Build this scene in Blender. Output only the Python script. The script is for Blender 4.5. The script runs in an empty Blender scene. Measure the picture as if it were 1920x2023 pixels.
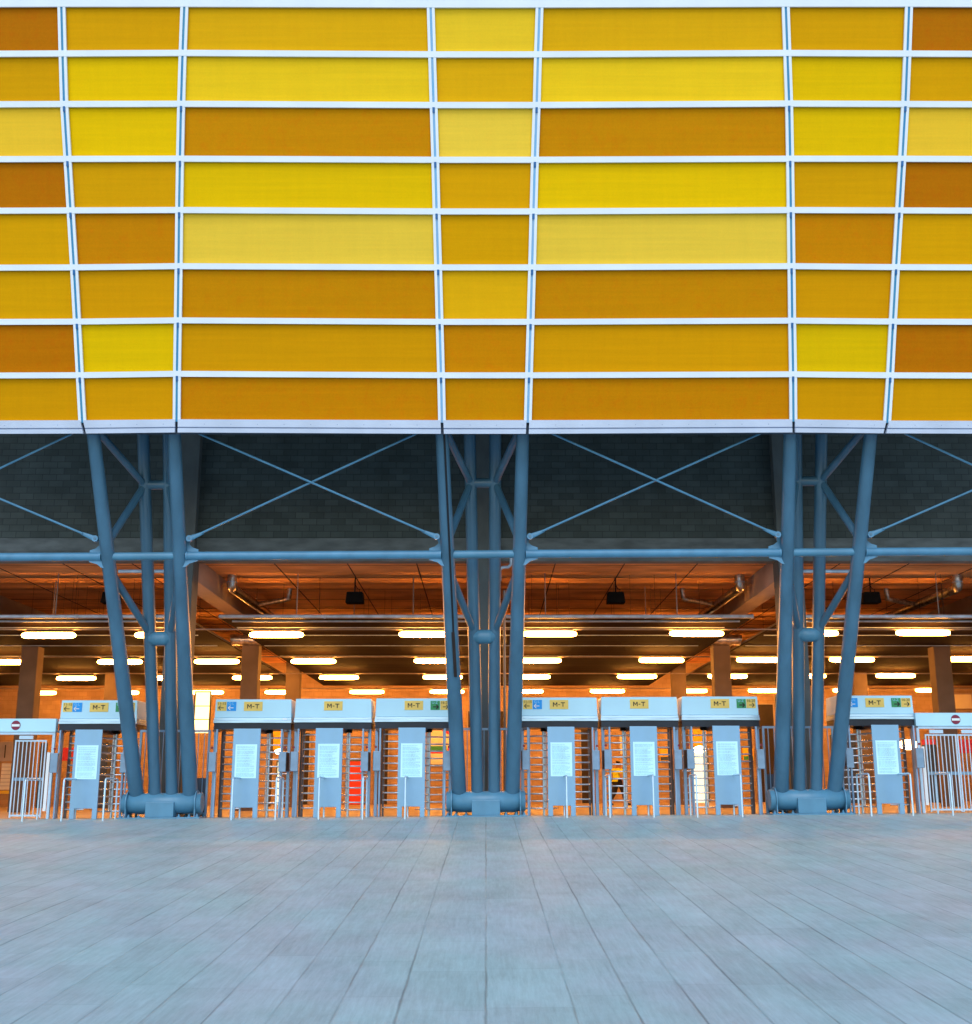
import bpy, math, random
from mathutils import Vector, Matrix
random.seed(7)
R = math.radians
scene = bpy.context.scene
C = scene.collection

# ------------------------------------------------------------------ camera
IW, IH, FPX = 1920.0, 2023.0, 2348.0
TH = math.atan(0.2349)            # pitch of the lens above the horizontal
HC = 0.557                        # eye height above the plaza level at the columns
cam_d = bpy.data.cameras.new("camera")
cam = bpy.data.objects.new("camera", cam_d)
C.objects.link(cam)
cam_d.sensor_fit = 'HORIZONTAL'
cam_d.sensor_width = 36.0
cam_d.lens = FPX / IW * 36.0
cam_d.clip_start = 0.1
cam_d.clip_end = 900
cam.location = (0, 0, HC)
cam.rotation_euler = (R(90) + TH, 0, 0)
scene.camera = cam

# ------------------------------------------------------------------ world, sun, exposure
SUN_EL, SUN_AZ = R(47), R(6)      # high soft light from behind the camera
w = bpy.data.worlds.new("World")
scene.world = w
w.use_nodes = True
nt = w.node_tree
nt.nodes.clear()
sky = nt.nodes.new('ShaderNodeTexSky')
sky.sky_type = 'NISHITA'
sky.sun_disc = False
sky.sun_elevation = SUN_EL
sky.sun_rotation = R(180) + SUN_AZ
sky.air_density = 1.3
sky.dust_density = 0.5
sky.ozone_density = 1.6
bg = nt.nodes.new('ShaderNodeBackground')
bg.inputs['Strength'].default_value = 0.15
wo = nt.nodes.new('ShaderNodeOutputWorld')
nt.links.new(sky.outputs[0], bg.inputs[0])
nt.links.new(bg.outputs[0], wo.inputs[0])
sd = bpy.data.lights.new("sun", 'SUN')
sd.energy = 1.0
sd.angle = R(40)
sd.color = (1.0, 0.965, 0.93)
sun = bpy.data.objects.new("sun", sd)
C.objects.link(sun)
# light travels towards +Y and down
sun.rotation_euler = (R(90) - SUN_EL, 0, -SUN_AZ)
scene.view_settings.view_transform = 'Standard'
scene.view_settings.look = 'None'
scene.view_settings.gamma = 1
scene.view_settings.exposure = 0.6
scene.render.engine = 'CYCLES'
scene.cycles.use_denoising = True
scene.cycles.max_bounces = 8
scene.cycles.diffuse_bounces = 4
scene.cycles.glossy_bounces = 4
scene.cycles.sample_clamp_indirect = 6

# ------------------------------------------------------------------ helpers
CT, ST = math.cos(TH), math.sin(TH)

def ray(u, v):
    r, up = u - IW / 2, IH / 2 - v
    return Vector((r, FPX * CT - up * ST, FPX * ST + up * CT))

def at(u, v, Y):
    """world point on the vertical plane Y seen at photo position (u, v)"""
    d = ray(u, v)
    return Vector((0, 0, HC)) + d * (Y / d.y)

def hexc(h):
    h = h.lstrip('#')
    o = []
    for i in (0, 2, 4):
        c = int(h[i:i + 2], 16) / 255
        o.append(c / 12.92 if c <= 0.04045 else ((c + 0.055) / 1.055) ** 2.4)
    return tuple(o)

TILT = 0.006
def gz(x, y=30.0):
    """ground height"""
    z = TILT * x
    if y < 27.3:
        z += (y - 27.3) * 0.0478
    return z

class MB:
    def __init__(s):
        s.v, s.f, s.sm = [], [], []
    def face(s, pts, smooth=False):
        i = len(s.v)
        s.v += [tuple(p) for p in pts]
        s.f.append(tuple(range(i, i + len(pts))))
        s.sm.append(smooth)
    def box(s, x0, x1, y0, y1, z0, z1):
        i = len(s.v)
        s.v += [(x0, y0, z0), (x1, y0, z0), (x1, y1, z0), (x0, y1, z0),
                (x0, y0, z1), (x1, y0, z1), (x1, y1, z1), (x0, y1, z1)]
        for f in ((3, 2, 1, 0), (4, 5, 6, 7), (0, 1, 5, 4), (1, 2, 6, 5), (2, 3, 7, 6), (3, 0, 4, 7)):
            s.f.append(tuple(i + k for k in f)); s.sm.append(False)
        return s
    def hexa(s, bot, top):
        """bot, top: four points each, in order"""
        i = len(s.v)
        s.v += [tuple(p) for p in bot] + [tuple(p) for p in top]
        for f in ((3, 2, 1, 0), (4, 5, 6, 7), (0, 1, 5, 4), (1, 2, 6, 5), (2, 3, 7, 6), (3, 0, 4, 7)):
            s.f.append(tuple(i + k for k in f)); s.sm.append(False)
        return s
    def tube(s, p0, p1, r0, r1=None, n=16, caps=True):
        return s.path([p0, p1], [r0, r0 if r1 is None else r1], n, caps)
    def path(s, pts, rs, n=12, caps=True):
        pts = [Vector(p) for p in pts]
        if not isinstance(rs, (list, tuple)):
            rs = [rs] * len(pts)
        ref = None
        rings = []
        for k, p in enumerate(pts):
            if k == 0: d = pts[1] - p
            elif k == len(pts) - 1: d = p - pts[k - 1]
            else: d = (pts[k + 1] - p).normalized() + (p - pts[k - 1]).normalized()
            d.normalize()
            if ref is None:
                ref = Vector((0, 0, 1)) if abs(d.z) < 0.9 else Vector((0, 1, 0))
            a = d.cross(ref).normalized()
            b = a.cross(d).normalized()
            ref = b
            base = len(s.v)
            for j in range(n):
                t = 2 * math.pi * j / n
                s.v.append(tuple(p + (a * math.cos(t) + b * math.sin(t)) * rs[k]))
            rings.append(base)
        for k in range(len(rings) - 1):
            for j in range(n):
                j2 = (j + 1) % n
                s.f.append((rings[k] + j, rings[k] + j2, rings[k + 1] + j2, rings[k + 1] + j)); s.sm.append(True)
        if caps:
            for base, rev in ((rings[0], True), (rings[-1], False)):
                i = len(s.v)
                s.v += [s.v[base + j] for j in range(n)]
                f = tuple(range(i, i + n))
                s.f.append(f[::-1] if rev else f); s.sm.append(False)
        return s
    def prism(s, poly, off):
        """poly: list of points, extruded by vector off"""
        off = Vector(off)
        n = len(poly)
        a = [Vector(p) for p in poly]
        b = [p + off for p in a]
        s.face(a[::-1]); s.face(b)
        for k in range(n):
            k2 = (k + 1) % n
            s.face([a[k], a[k2], b[k2], b[k]])
        return s
    def build(s, name, m, parent=None, bevel=0, label=None):
        me = bpy.data.meshes.new(name)
        me.from_pydata(s.v, [], s.f)
        me.polygons.foreach_set('use_smooth', s.sm)
        me.materials.append(m)
        me.update()
        o = bpy.data.objects.new(name, me)
        C.objects.link(o)
        if parent is not None: o.parent = parent
        if label: o['label'] = label
        if bevel:
            b = o.modifiers.new('bevel', 'BEVEL'); b.width = bevel; b.segments = 2; b.limit_method = 'ANGLE'
        return o

def tag(o, label=None, cat=None, group=None, kind=None):
    if label: o['label'] = label
    if cat: o['category'] = cat
    if group: o['group'] = group
    if kind: o['kind'] = kind
    return o

def empty(name, loc, label, cat, group=None):
    o = bpy.data.objects.new(name, None)
    C.objects.link(o)
    o.location = loc
    o.empty_display_size = 0.2
    return tag(o, label, cat, group)

def kids(o):
    return [c for c in bpy.data.objects if c.parent == o]

def copy_tree(o, parent=None):
    c = o.copy(); C.objects.link(c)
    c.parent = parent
    for ch in kids(o):
        copy_tree(ch, c)
    return c

def text_mesh(txt, size, offset=0.0):
    cu = bpy.data.curves.new('txt', 'FONT')
    cu.body = txt; cu.size = size; cu.align_x = 'CENTER'; cu.align_y = 'CENTER'
    cu.offset = offset; cu.extrude = 0.0015
    o = bpy.data.objects.new('txt', cu)
    C.objects.link(o)
    bpy.context.view_layer.update()
    dg = bpy.context.evaluated_depsgraph_get()
    me = bpy.data.meshes.new_from_object(o.evaluated_get(dg))
    bpy.data.objects.remove(o); bpy.data.curves.remove(cu)
    return me

def lettering(name, txt, size, loc, m, parent, offset=0.0, sx=1.0):
    me = text_mesh(txt, size, offset)
    # text lies in XY facing +Z; turn it to face -Y
    for vtx in me.vertices:
        x, y, z = vtx.co
        vtx.co = (x * sx + loc[0], -z + loc[1], y + loc[2])
    me.materials.clear(); me.materials.append(m)
    o = bpy.data.objects.new(name, me); C.objects.link(o); o.parent = parent
    return o

# ------------------------------------------------------------------ materials
def mat(name, col, rough=0.6, metal=0.0, var=0.12, scale=3.0, stretch=(1, 1, 1), bump=0.0, spec=0.5,
        rvar=0.0, hue=None, hscale=1.0, detail=5, coat=0.0, trans=0.0):
    m = bpy.data.materials.new(name); m.use_nodes = True
    n = m.node_tree.nodes; l = m.node_tree.links
    b = n['Principled BSDF']
    b.inputs['Roughness'].default_value = rough
    b.inputs['Metallic'].default_value = metal
    b.inputs['Specular IOR Level'].default_value = spec
    b.inputs['Coat Weight'].default_value = coat
    tc = n.new('ShaderNodeTexCoord')
    mp = n.new('ShaderNodeMapping'); mp.inputs['Scale'].default_value = stretch
    l.new(tc.outputs['Object'], mp.inputs['Vector'])
    no = n.new('ShaderNodeTexNoise'); no.inputs['Scale'].default_value = scale; no.inputs['Detail'].default_value = detail
    l.new(mp.outputs[0], no.inputs['Vector'])
    mix = n.new('ShaderNodeMix'); mix.data_type = 'RGBA'
    c2 = hue if hue else tuple(c * (1 - var * 2) for c in col)
    c1 = tuple(min(1, c * (1 + var)) for c in col)
    mix.inputs[6].default_value = (*c2, 1); mix.inputs[7].default_value = (*c1, 1)
    rp = n.new('ShaderNodeMapRange'); rp.inputs['From Min'].default_value = 0.3; rp.inputs['From Max'].default_value = 0.7
    l.new(no.outputs['Fac'], rp.inputs['Value'])
    l.new(rp.outputs[0], mix.inputs[0])
    l.new(mix.outputs[2], b.inputs['Base Color'])
    if rvar:
        r2 = n.new('ShaderNodeMapRange'); r2.inputs['To Min'].default_value = rough - rvar; r2.inputs['To Max'].default_value = rough + rvar
        l.new(no.outputs['Fac'], r2.inputs['Value']); l.new(r2.outputs[0], b.inputs['Roughness'])
    if bump:
        bp = n.new('ShaderNodeBump'); bp.inputs['Strength'].default_value = bump; bp.inputs['Distance'].default_value = 0.01
        l.new(no.outputs['Fac'], bp.inputs['Height']); l.new(bp.outputs[0], b.inputs['Normal'])
    return m

def emis(name, col, strength):
    m = bpy.data.materials.new(name); m.use_nodes = True
    b = m.node_tree.nodes['Principled BSDF']
    b.inputs['Base Color'].default_value = (0.8, 0.8, 0.8, 1)
    b.inputs['Emission Color'].default_value = (*col, 1)
    b.inputs['Emission Strength'].default_value = strength
    return m

def block_mat(name, col, mortar, bw=0.44, bh=0.2, var=0.25, rough=0.9):
    m = bpy.data.materials.new(name); m.use_nodes = True
    n = m.node_tree.nodes; l = m.node_tree.links
    b = n['Principled BSDF']; b.inputs['Roughness'].default_value = rough
    tc = n.new('ShaderNodeTexCoord'); sp = n.new('ShaderNodeSeparateXYZ'); cb = n.new('ShaderNodeCombineXYZ')
    ad = n.new('ShaderNodeMath'); ad.operation = 'ADD'
    l.new(tc.outputs['Object'], sp.inputs[0])
    l.new(sp.outputs['X'], ad.inputs[0]); l.new(sp.outputs['Y'], ad.inputs[1])
    l.new(ad.outputs[0], cb.inputs['X']); l.new(sp.outputs['Z'], cb.inputs['Y'])
    br = n.new('ShaderNodeTexBrick')
    br.inputs['Scale'].default_value = 1.0
    br.inputs['Brick Width'].default_value = bw; br.inputs['Row Height'].default_value = bh
    br.inputs['Mortar Size'].default_value = 0.008; br.inputs['Mortar Smooth'].default_value = 0.3
    br.inputs['Color1'].default_value = (*[c * (1 + var) for c in col], 1)
    br.inputs['Color2'].default_value = (*[c * (1 - var) for c in col], 1)
    br.inputs['Mortar'].default_value = (*mortar, 1)
    br.inputs['Bias'].default_value = 0.0
    l.new(cb.outputs[0], br.inputs['Vector'])
    no = n.new('ShaderNodeTexNoise'); no.inputs['Scale'].default_value = 1.3; no.inputs['Detail'].default_value = 6
    l.new(tc.outputs['Object'], no.inputs['Vector'])
    rp = n.new('ShaderNodeMapRange'); rp.inputs['To Min'].default_value = 0.55; rp.inputs['To Max'].default_value = 1.4
    l.new(no.outputs['Fac'], rp.inputs['Value'])
    mx = n.new('ShaderNodeMix'); mx.data_type = 'RGBA'; mx.blend_type = 'MULTIPLY'; mx.inputs[0].default_value = 1
    l.new(br.outputs['Color'], mx.inputs[6]); l.new(rp.outputs[0], mx.inputs[7])
    l.new(mx.outputs[2], b.inputs['Base Color'])
    bp = n.new('ShaderNodeBump'); bp.inputs['Strength'].default_value = 0.5; bp.inputs['Distance'].default_value = 0.01
    l.new(br.outputs['Fac'], bp.inputs['Height']); bp.invert = True
    l.new(bp.outputs[0], b.inputs['Normal'])
    return m

M = {}
M['white'] = mat('white_aluminium', (0.80, 0.86, 0.92), 0.4, 0, 0.03, 1.2)
M['fascia'] = mat('fascia_metal', (0.60, 0.66, 0.80), 0.35, 0.1, 0.05, 1.5)
M['fascia_groove'] = mat('fascia_groove', (0.26, 0.32, 0.48), 0.5, 0, 0.05, 2)
M['joint'] = mat('blue_joint_gasket', (0.012, 0.15, 0.30), 0.5, 0, 0.6, 0.6, (1, 1, 2.0), hue=(0.06, 0.28, 0.44))
M['joint_c'] = mat('pale_joint_gasket', (0.08, 0.28, 0.46), 0.5, 0, 0.6, 0.5, (1, 1, 2.0), hue=(0.32, 0.45, 0.64))
M['steel'] = mat('blue_painted_steel', (0.060, 0.165, 0.262), 0.34, 0.0, 0.12, 2.4, (1, 1, 0.35), 0.05, 0.7, rvar=0.10, detail=8)
M['steel_lt'] = mat('blue_painted_drum', (0.085, 0.25, 0.385), 0.4, 0.0, 0.08, 2.5, (1, 1, 1), 0.03)
M['rod'] = mat('blue_painted_rod', (0.085, 0.26, 0.42), 0.4, 0, 0.08, 3)
M['black'] = mat('black_plastic', (0.004, 0.004, 0.005), 0.7, 0, 0.1, 4, spec=0.15)
M['cable'] = mat('black_cable', (0.006, 0.007, 0.012), 0.6, 0, 0.1, 4)
M['brown_duct'] = mat('brown_cable_cover', (0.022, 0.010, 0.008), 0.6, 0, 0.2, 4)
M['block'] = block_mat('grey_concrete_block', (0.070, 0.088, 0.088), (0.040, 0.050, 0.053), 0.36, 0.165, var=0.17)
M['lintel'] = mat('lintel_concrete', (0.15, 0.17, 0.18), 0.85, 0, 0.18, 1.8, (1, 1, 3), 0.2)
M['pillar'] = mat('pillar_concrete', (0.125, 0.14, 0.145), 0.85, 0, 0.12, 2.2, (1, 1, 0.5), 0.15)
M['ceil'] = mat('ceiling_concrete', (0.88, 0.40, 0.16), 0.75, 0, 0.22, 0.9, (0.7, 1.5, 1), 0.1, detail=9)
M['beam'] = mat('beam_concrete', (0.46, 0.36, 0.30), 0.8, 0, 0.15, 1.4, (1, 0.4, 1), 0.1)
M['inpillar'] = mat('inner_pillar_concrete', (0.17, 0.12, 0.09), 0.8, 0, 0.12, 1.6)
M['hallblock'] = block_mat('hall_block', (0.46, 0.31, 0.19), (0.36, 0.23, 0.13), 0.4, 0.2, 0.09)
M['hallfloor'] = mat('hall_floor', (0.55, 0.42, 0.32), 0.5, 0, 0.1, 0.6, bump=0.02)
M['raft'] = mat('raft_slats', (0.024, 0.014, 0.010), 0.9, 0.0, 0.35, 1.1, (0.12, 7, 1), detail=6, spec=0.08)
M['pipe'] = mat('galvanised_pipe', (0.50, 0.62, 0.80), 0.3, 0.2, 0.15, 4)
M['conduit'] = mat('grey_conduit', (0.36, 0.30, 0.28), 0.4, 0.2, 0.1, 4)
M['duct'] = mat('foil_duct', (0.62, 0.56, 0.52), 0.28, 0.9, 0.25, 9, (1, 1, 1), 0.6)
M['thead'] = mat('header_enamel', (0.50, 0.82, 1.0), 0.38, 0.0, 0.03, 1.0, spec=0.5)
M['trim'] = mat('brushed_steel_trim', (0.45, 0.66, 0.86), 0.28, 0.6, 0.14, 2.0, (0.5, 1, 6))
M['soffit'] = mat('dark_soffit', (0.010, 0.018, 0.034), 0.4, 0.3, 0.2, 2)
M['plate'] = mat('brushed_steel_plate', (0.20, 0.38, 0.60), 0.30, 0.55, 0.05, 1.6, (1, 1, 0.8), 0.0, rvar=0.08)
M['tpost'] = mat('turnstile_post_steel', (0.22, 0.36, 0.55), 0.35, 0.35, 0.12, 4, (1, 1, 0.3))
M['bar'] = mat('stainless_bar', (0.66, 0.72, 0.84), 0.22, 0.6, 0.06, 6)
M['barpost'] = mat('dark_bar_post', (0.10, 0.09, 0.10), 0.4, 0.5, 0.15, 6)
M['rail'] = mat('brushed_handrail', (0.55, 0.74, 0.90), 0.25, 0.4, 0.06, 6)
M['box'] = mat('reader_box_grey', (0.20, 0.31, 0.44), 0.4, 0.3, 0.1, 4)
M['boxside'] = mat('reader_box_side', (0.035, 0.026, 0.028), 0.6, 0, 0.2, 5)
M['paper'] = mat('notice_paper', (0.58, 0.92, 0.98), 0.6, 0, 0.02, 2)
M['ink'] = mat('faded_blue_print', (0.30, 0.62, 0.78), 0.7, 0, 0.15, 9)
M['yel'] = mat('sign_yellow', (0.88, 0.60, 0.13), 0.5, 0, 0.04, 3)
M['sblue'] = mat('sign_blue', (0.0, 0.32, 0.86), 0.5, 0, 0.04, 3)
M['sgreen'] = mat('sign_green', (0.03, 0.30, 0.10), 0.5, 0, 0.04, 3)
M['sblack'] = mat('sign_black', (0.008, 0.008, 0.008), 0.6, 0, 0.02, 3)
M['swhite'] = mat('sign_white', (0.85, 0.88, 0.9), 0.5, 0, 0.02, 3)
M['spale'] = mat('sign_pale_blue', (0.30, 0.66, 0.92), 0.5, 0, 0.02, 3)
M['nored'] = mat('no_entry_red', (0.22, 0.008, 0.045), 0.5, 0, 0.05, 3)
M['gatew'] = mat('gate_paint', (0.50, 0.68, 0.84), 0.4, 0.1, 0.06, 3)
M['slate'] = mat('slate_panel', (0.055, 0.075, 0.115), 0.55, 0.1, 0.12, 3)
M['reddot'] = mat('red_indicator', (0.16, 0.0, 0.03), 0.3, 0, 0.05, 3)
M['ypanel'] = mat('yellow_shop_panel', (0.95, 0.55, 0.01), 0.5, 0, 0.05, 2)
M['redpanel'] = mat('red_door_paint', (0.90, 0.045, 0.004), 0.45, 0, 0.05, 2)
M['redsign'] = mat('red_banner', (0.80, 0.03, 0.03), 0.5, 0, 0.08, 2)
M['pinksign'] = mat('pink_red_banner', (0.75, 0.06, 0.12), 0.5, 0, 0.08, 2)
M['cream'] = mat('cream_poster', (0.92, 0.82, 0.62), 0.5, 0, 0.05, 2)
M['green'] = mat('green_bin_plastic', (0.03, 0.085, 0.01), 0.5, 0, 0.1, 3)
M['dark'] = mat('dark_opening', (0.03, 0.018, 0.012), 0.7, 0, 0.2, 2)
M['lamp'] = emis('lamp_glow', (1.0, 0.38, 0.06), 60.0)
M['glow'] = emis('lit_window', (1.0, 0.66, 0.22), 2.6)
M['glow2'] = emis('lit_door_glass', (0.75, 0.85, 0.55), 0.9)
M['hallight'] = emis('wall_lamp', (1.0, 0.62, 0.3), 14.0)
M['skin'] = mat('skin', (0.45, 0.22, 0.12), 0.5, 0, 0.05, 5)
M['shirt'] = mat('yellow_shirt', (0.95, 0.95, 0.02), 0.8, 0, 0.1, 6)
M['trouser'] = mat('black_trousers', (0.012, 0.010, 0.012), 0.8, 0, 0.1, 6)
M['hair'] = mat('dark_hair', (0.01, 0.006, 0.004), 0.7, 0, 0.1, 9)

def panel_mat(name, c, dark):
    m = bpy.data.materials.new(name); m.use_nodes = True
    n = m.node_tree.nodes; l = m.node_tree.links
    b = n['Principled BSDF']; b.inputs['Roughness'].default_value = 0.5; b.inputs['Specular IOR Level'].default_value = 0.05
    tc = n.new('ShaderNodeTexCoord')
    oi = n.new('ShaderNodeObjectInfo')
    def noise(scale, st, det, ro=0.6):
        mp = n.new('ShaderNodeMapping'); mp.inputs['Scale'].default_value = st
        l.new(tc.outputs['Object'], mp.inputs['Vector'])
        q = n.new('ShaderNodeTexNoise'); q.inputs['Scale'].default_value = scale; q.inputs['Detail'].default_value = det; q.inputs['Roughness'].default_value = ro
        l.new(mp.outputs[0], q.inputs['Vector']); return q.outputs['Fac']
    def mm(op, a, b2):
        q = n.new('ShaderNodeMath'); q.operation = op
        for i, x in enumerate((a, b2)):
            if isinstance(x, (int, float)): q.inputs[i].default_value = x
            else: l.new(x, q.inputs[i])
        return q.outputs[0]
    g_ = mm('MULTIPLY', mm('SUBTRACT', noise(26, (1, 1, 1), 3, 0.8), 0.5), 0.30 if dark else 0.16)
    f_ = mm('MULTIPLY', mm('SUBTRACT', noise(3.5, (0.12, 1, 4.0), 5), 0.5), 0.22)
    v_ = mm('MULTIPLY', mm('SUBTRACT', noise(2.2, (3.0, 1, 0.15), 4), 0.5), 0.10)
    o_ = mm('MULTIPLY', mm('SUBTRACT', oi.outputs['Random'], 0.5), 0.07)
    val = mm('ADD', mm('ADD', mm('ADD', g_, f_), mm('ADD', v_, o_)), 1.0)
    vm = n.new('ShaderNodeVectorMath'); vm.operation = 'SCALE'; vm.inputs[0].default_value = c
    l.new(val, vm.inputs['Scale'])
    # warmer flecks on the darker sheets
    mx = n.new('ShaderNodeMix'); mx.data_type = 'RGBA'; mx.blend_type = 'MULTIPLY'
    fk = n.new('ShaderNodeMapRange'); fk.inputs['From Min'].default_value = 0.5; fk.inputs['From Max'].default_value = 0.72
    fk.inputs['To Max'].default_value = 0.8 if dark else 0.15
    l.new(noise(5, (1, 1, 1), 8, 0.75), fk.inputs['Value']); l.new(fk.outputs[0], mx.inputs[0])
    l.new(vm.outputs[0], mx.inputs[6]); mx.inputs[7].default_value = (1.06, 0.80, 0.8, 1)
    l.new(mx.outputs[2], b.inputs['Base Color'])
    return m

# facade panels: one material per tone in the photograph
PAL = {'M': 'd9c128', 'V': 'cfb600', 'B': 'ac6e00', 'K': 'b88000', 'G': 'b98500', 'D': 'c99d00', 'E': 'cfa80a', 'Y': 'd6bb00', 'L': 'dfc51c', 'P': 'dcc640', 'Q': 'dabd30', 'O': 'c49400'}
for k, h in PAL.items():
    c = hexc(h)
    c = (min(0.92, c[0] * 1.22), min(.92, c[1] * 1.0), c[2] * 0.9)
    hu = (c[0] * 0.95, c[1] * 0.90, c[2] * 0.9 + 0.001)
    M['pan' + k] = panel_mat('panel_tone_' + k.lower(), c, k in 'BKG')

# ------------------------------------------------------------------ ground
def ground_material():
    m = bpy.data.materials.new('paving'); m.use_nodes = True
    n = m.node_tree.nodes; l = m.node_tree.links
    b = n['Principled BSDF']
    tc = n.new('ShaderNodeTexCoord'); sp = n.new('ShaderNodeSeparateXYZ'); l.new(tc.outputs['Object'], sp.inputs[0])
    def math_(op, a, bb=None, clamp=False):
        q = n.new('ShaderNodeMath'); q.operation = op; q.use_clamp = clamp
        for i, x in enumerate((a, bb)):
            if x is None: continue
            if isinstance(x, (int, float)): q.inputs[i].default_value = x
            else: l.new(x, q.inputs[i])
        return q.outputs[0]
    # joints wander a little
    wn = n.new('ShaderNodeTexNoise'); wn.inputs['Scale'].default_value = 0.9; wn.inputs['Detail'].default_value = 3
    l.new(tc.outputs['Object'], wn.inputs['Vector'])
    wob = math_('MULTIPLY', math_('SUBTRACT', wn.outputs['Fac'], 0.5), 0.03)
    x = math_('ADD', sp.outputs['X'], wob)
    ax = math_('ABSOLUTE', x)
    SPC, INN = 0.418, 0.60
    u = math_('DIVIDE', math_('SUBTRACT', ax, INN - SPC), SPC)       # strip coordinate, >=1 outside the wide strips
    idx = math_('MAXIMUM', math_('FLOOR', u), 0)
    fr = math_('FRACT', u)
    d_out = math_('MULTIPLY', math_('MINIMUM', fr, math_('SUBTRACT', 1.0, fr)), SPC)
    inside = math_('LESS_THAN', ax, INN)
    d_in = math_('MINIMUM', ax, math_('SUBTRACT', INN, ax))
    d = math_('ADD', math_('MULTIPLY', d_in, inside), math_('MULTIPLY', d_out, math_('SUBTRACT', 1.0, inside)))
    sgn = math_('SIGN', x)
    sid = math_('MULTIPLY', math_('ADD', math_('MULTIPLY', idx, math_('SUBTRACT', 1.0, inside)), 1.0), sgn)
    # width of the joint varies
    jn = n.new('ShaderNodeTexNoise'); jn.inputs['Scale'].default_value = 2.2; jn.inputs['Detail'].default_value = 4
    l.new(tc.outputs['Object'], jn.inputs['Vector'])
    jw = math_('ADD', math_('MULTIPLY', jn.outputs['Fac'], 0.024), 0.002)
    joint = math_('SUBTRACT', 1.0, math_('DIVIDE', d, jw), True)
    # slabs along the strip
    wn2 = n.new('ShaderNodeTexWhiteNoise'); wn2.noise_dimensions = '1D'; l.new(sid, wn2.inputs['W'])
    ly = math_('ADD', math_('DIVIDE', sp.outputs['Y'], 1.35), math_('MULTIPLY', wn2.outputs['Value'], 3.7))
    fy = math_('FRACT', ly)
    dy = math_('MULTIPLY', math_('MINIMUM', fy, math_('SUBTRACT', 1.0, fy)), 1.35)
    jy = math_('MULTIPLY', math_('SUBTRACT', 1.0, math_('DIVIDE', dy, math_('MULTIPLY', jw, 0.9)), True), 0.13)
    cb = n.new('ShaderNodeCombineXYZ'); l.new(sid, cb.inputs[0]); l.new(math_('FLOOR', ly), cb.inputs[1])
    wn3 = n.new('ShaderNodeTexWhiteNoise'); wn3.noise_dimensions = '3D'; l.new(cb.outputs[0], wn3.inputs['Vector'])
    # surface: fine streaks and broad clouds
    def noise(scale, stretch, det=6, rough=0.6):
        mp = n.new('ShaderNodeMapping'); mp.inputs['Scale'].default_value = stretch
        l.new(tc.outputs['Object'], mp.inputs['Vector'])
        q = n.new('ShaderNodeTexNoise'); q.inputs['Scale'].default_value = scale; q.inputs['Detail'].default_value = det
        q.inputs['Roughness'].default_value = rough
        l.new(mp.outputs[0], q.inputs['Vector'])
        return q.outputs['Fac']
    streak = noise(26, (1, 0.055, 1), 6, 0.75)
    cloud = noise(0.5, (1, 0.8, 1), 4)
    mid = noise(2.2, (1, 0.55, 1), 6, 0.65)
    fine = noise(90, (1, 0.35, 1), 3)
    val = math_('ADD', math_('MULTIPLY', math_('SUBTRACT', streak, 0.5), 0.75), 1.0)
    val = math_('ADD', val, math_('MULTIPLY', math_('SUBTRACT', cloud, 0.5), 0.28))
    val = math_('ADD', val, math_('MULTIPLY', math_('SUBTRACT', mid, 0.5), 0.55))
    val = math_('ADD', val, math_('MULTIPLY', math_('SUBTRACT', fine, 0.5), 0.12))
    val = math_('ADD', val, math_('MULTIPLY', math_('SUBTRACT', wn3.outputs['Value'], 0.5), 0.12))
    jf = n.new('ShaderNodeMapRange'); jf.inputs['From Min'].default_value = 0.38; jf.inputs['From Max'].default_value = 0.62
    jf.inputs['To Min'].default_value = 0.08; jf.inputs['To Max'].default_value = 0.55
    l.new(noise(0.75, (1.3, 0.5, 1), 4), jf.inputs['Value'])
    dark = math_('MAXIMUM', math_('MULTIPLY', joint, jf.outputs[0]), jy)
    val = math_('MULTIPLY', val, math_('SUBTRACT', 1.0, dark))
    hue = n.new('ShaderNodeMix'); hue.data_type = 'RGBA'
    hue.inputs[6].default_value = (0.262, 0.43, 0.455, 1); hue.inputs[7].default_value = (0.305, 0.412, 0.462, 1)
    hc = n.new('ShaderNodeMapRange'); hc.inputs['From Min'].default_value = 0.35; hc.inputs['From Max'].default_value = 0.65
    l.new(noise(0.8, (1, 0.7, 1), 5), hc.inputs['Value']); l.new(hc.outputs[0], hue.inputs[0])
    vm = n.new('ShaderNodeVectorMath'); vm.operation = 'SCALE'
    l.new(hue.outputs[2], vm.inputs[0]); l.new(val, vm.inputs['Scale'])
    l.new(vm.outputs[0], b.inputs['Base Color'])
    b.inputs['Roughness'].default_value = 0.55
    b.inputs['Specular IOR Level'].default_value = 0.4
    h = math_('SUBTRACT', math_('MULTIPLY', mid, 0.3), math_('MAXIMUM', joint, jy))
    bp = n.new('ShaderNodeBump'); bp.inputs['Strength'].default_value = 0.5; bp.inputs['Distance'].default_value = 0.008
    l.new(h, bp.inputs['Height']); l.new(bp.outputs[0], b.inputs['Normal'])
    return m

g = MB()
ys = [-80, 27.3, 28.6, 400]
for a, bq in zip(ys, ys[1:]):
    g.face([(-200, a, gz(-200, a)), (200, a, gz(200, a)), (200, bq, gz(200, bq)), (-200, bq, gz(-200, bq))])
tag(g.build('ground', ground_material()), kind='structure')
g = MB()
g.face([(-26, 28.6, gz(-26) + .004), (26, 28.6, gz(26) + .004), (26, 55.5, gz(26) + .004), (-26, 55.5, gz(-26) + .004)])
tag(g.build('hall_floor', M['hallfloor']), kind='structure')

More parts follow.
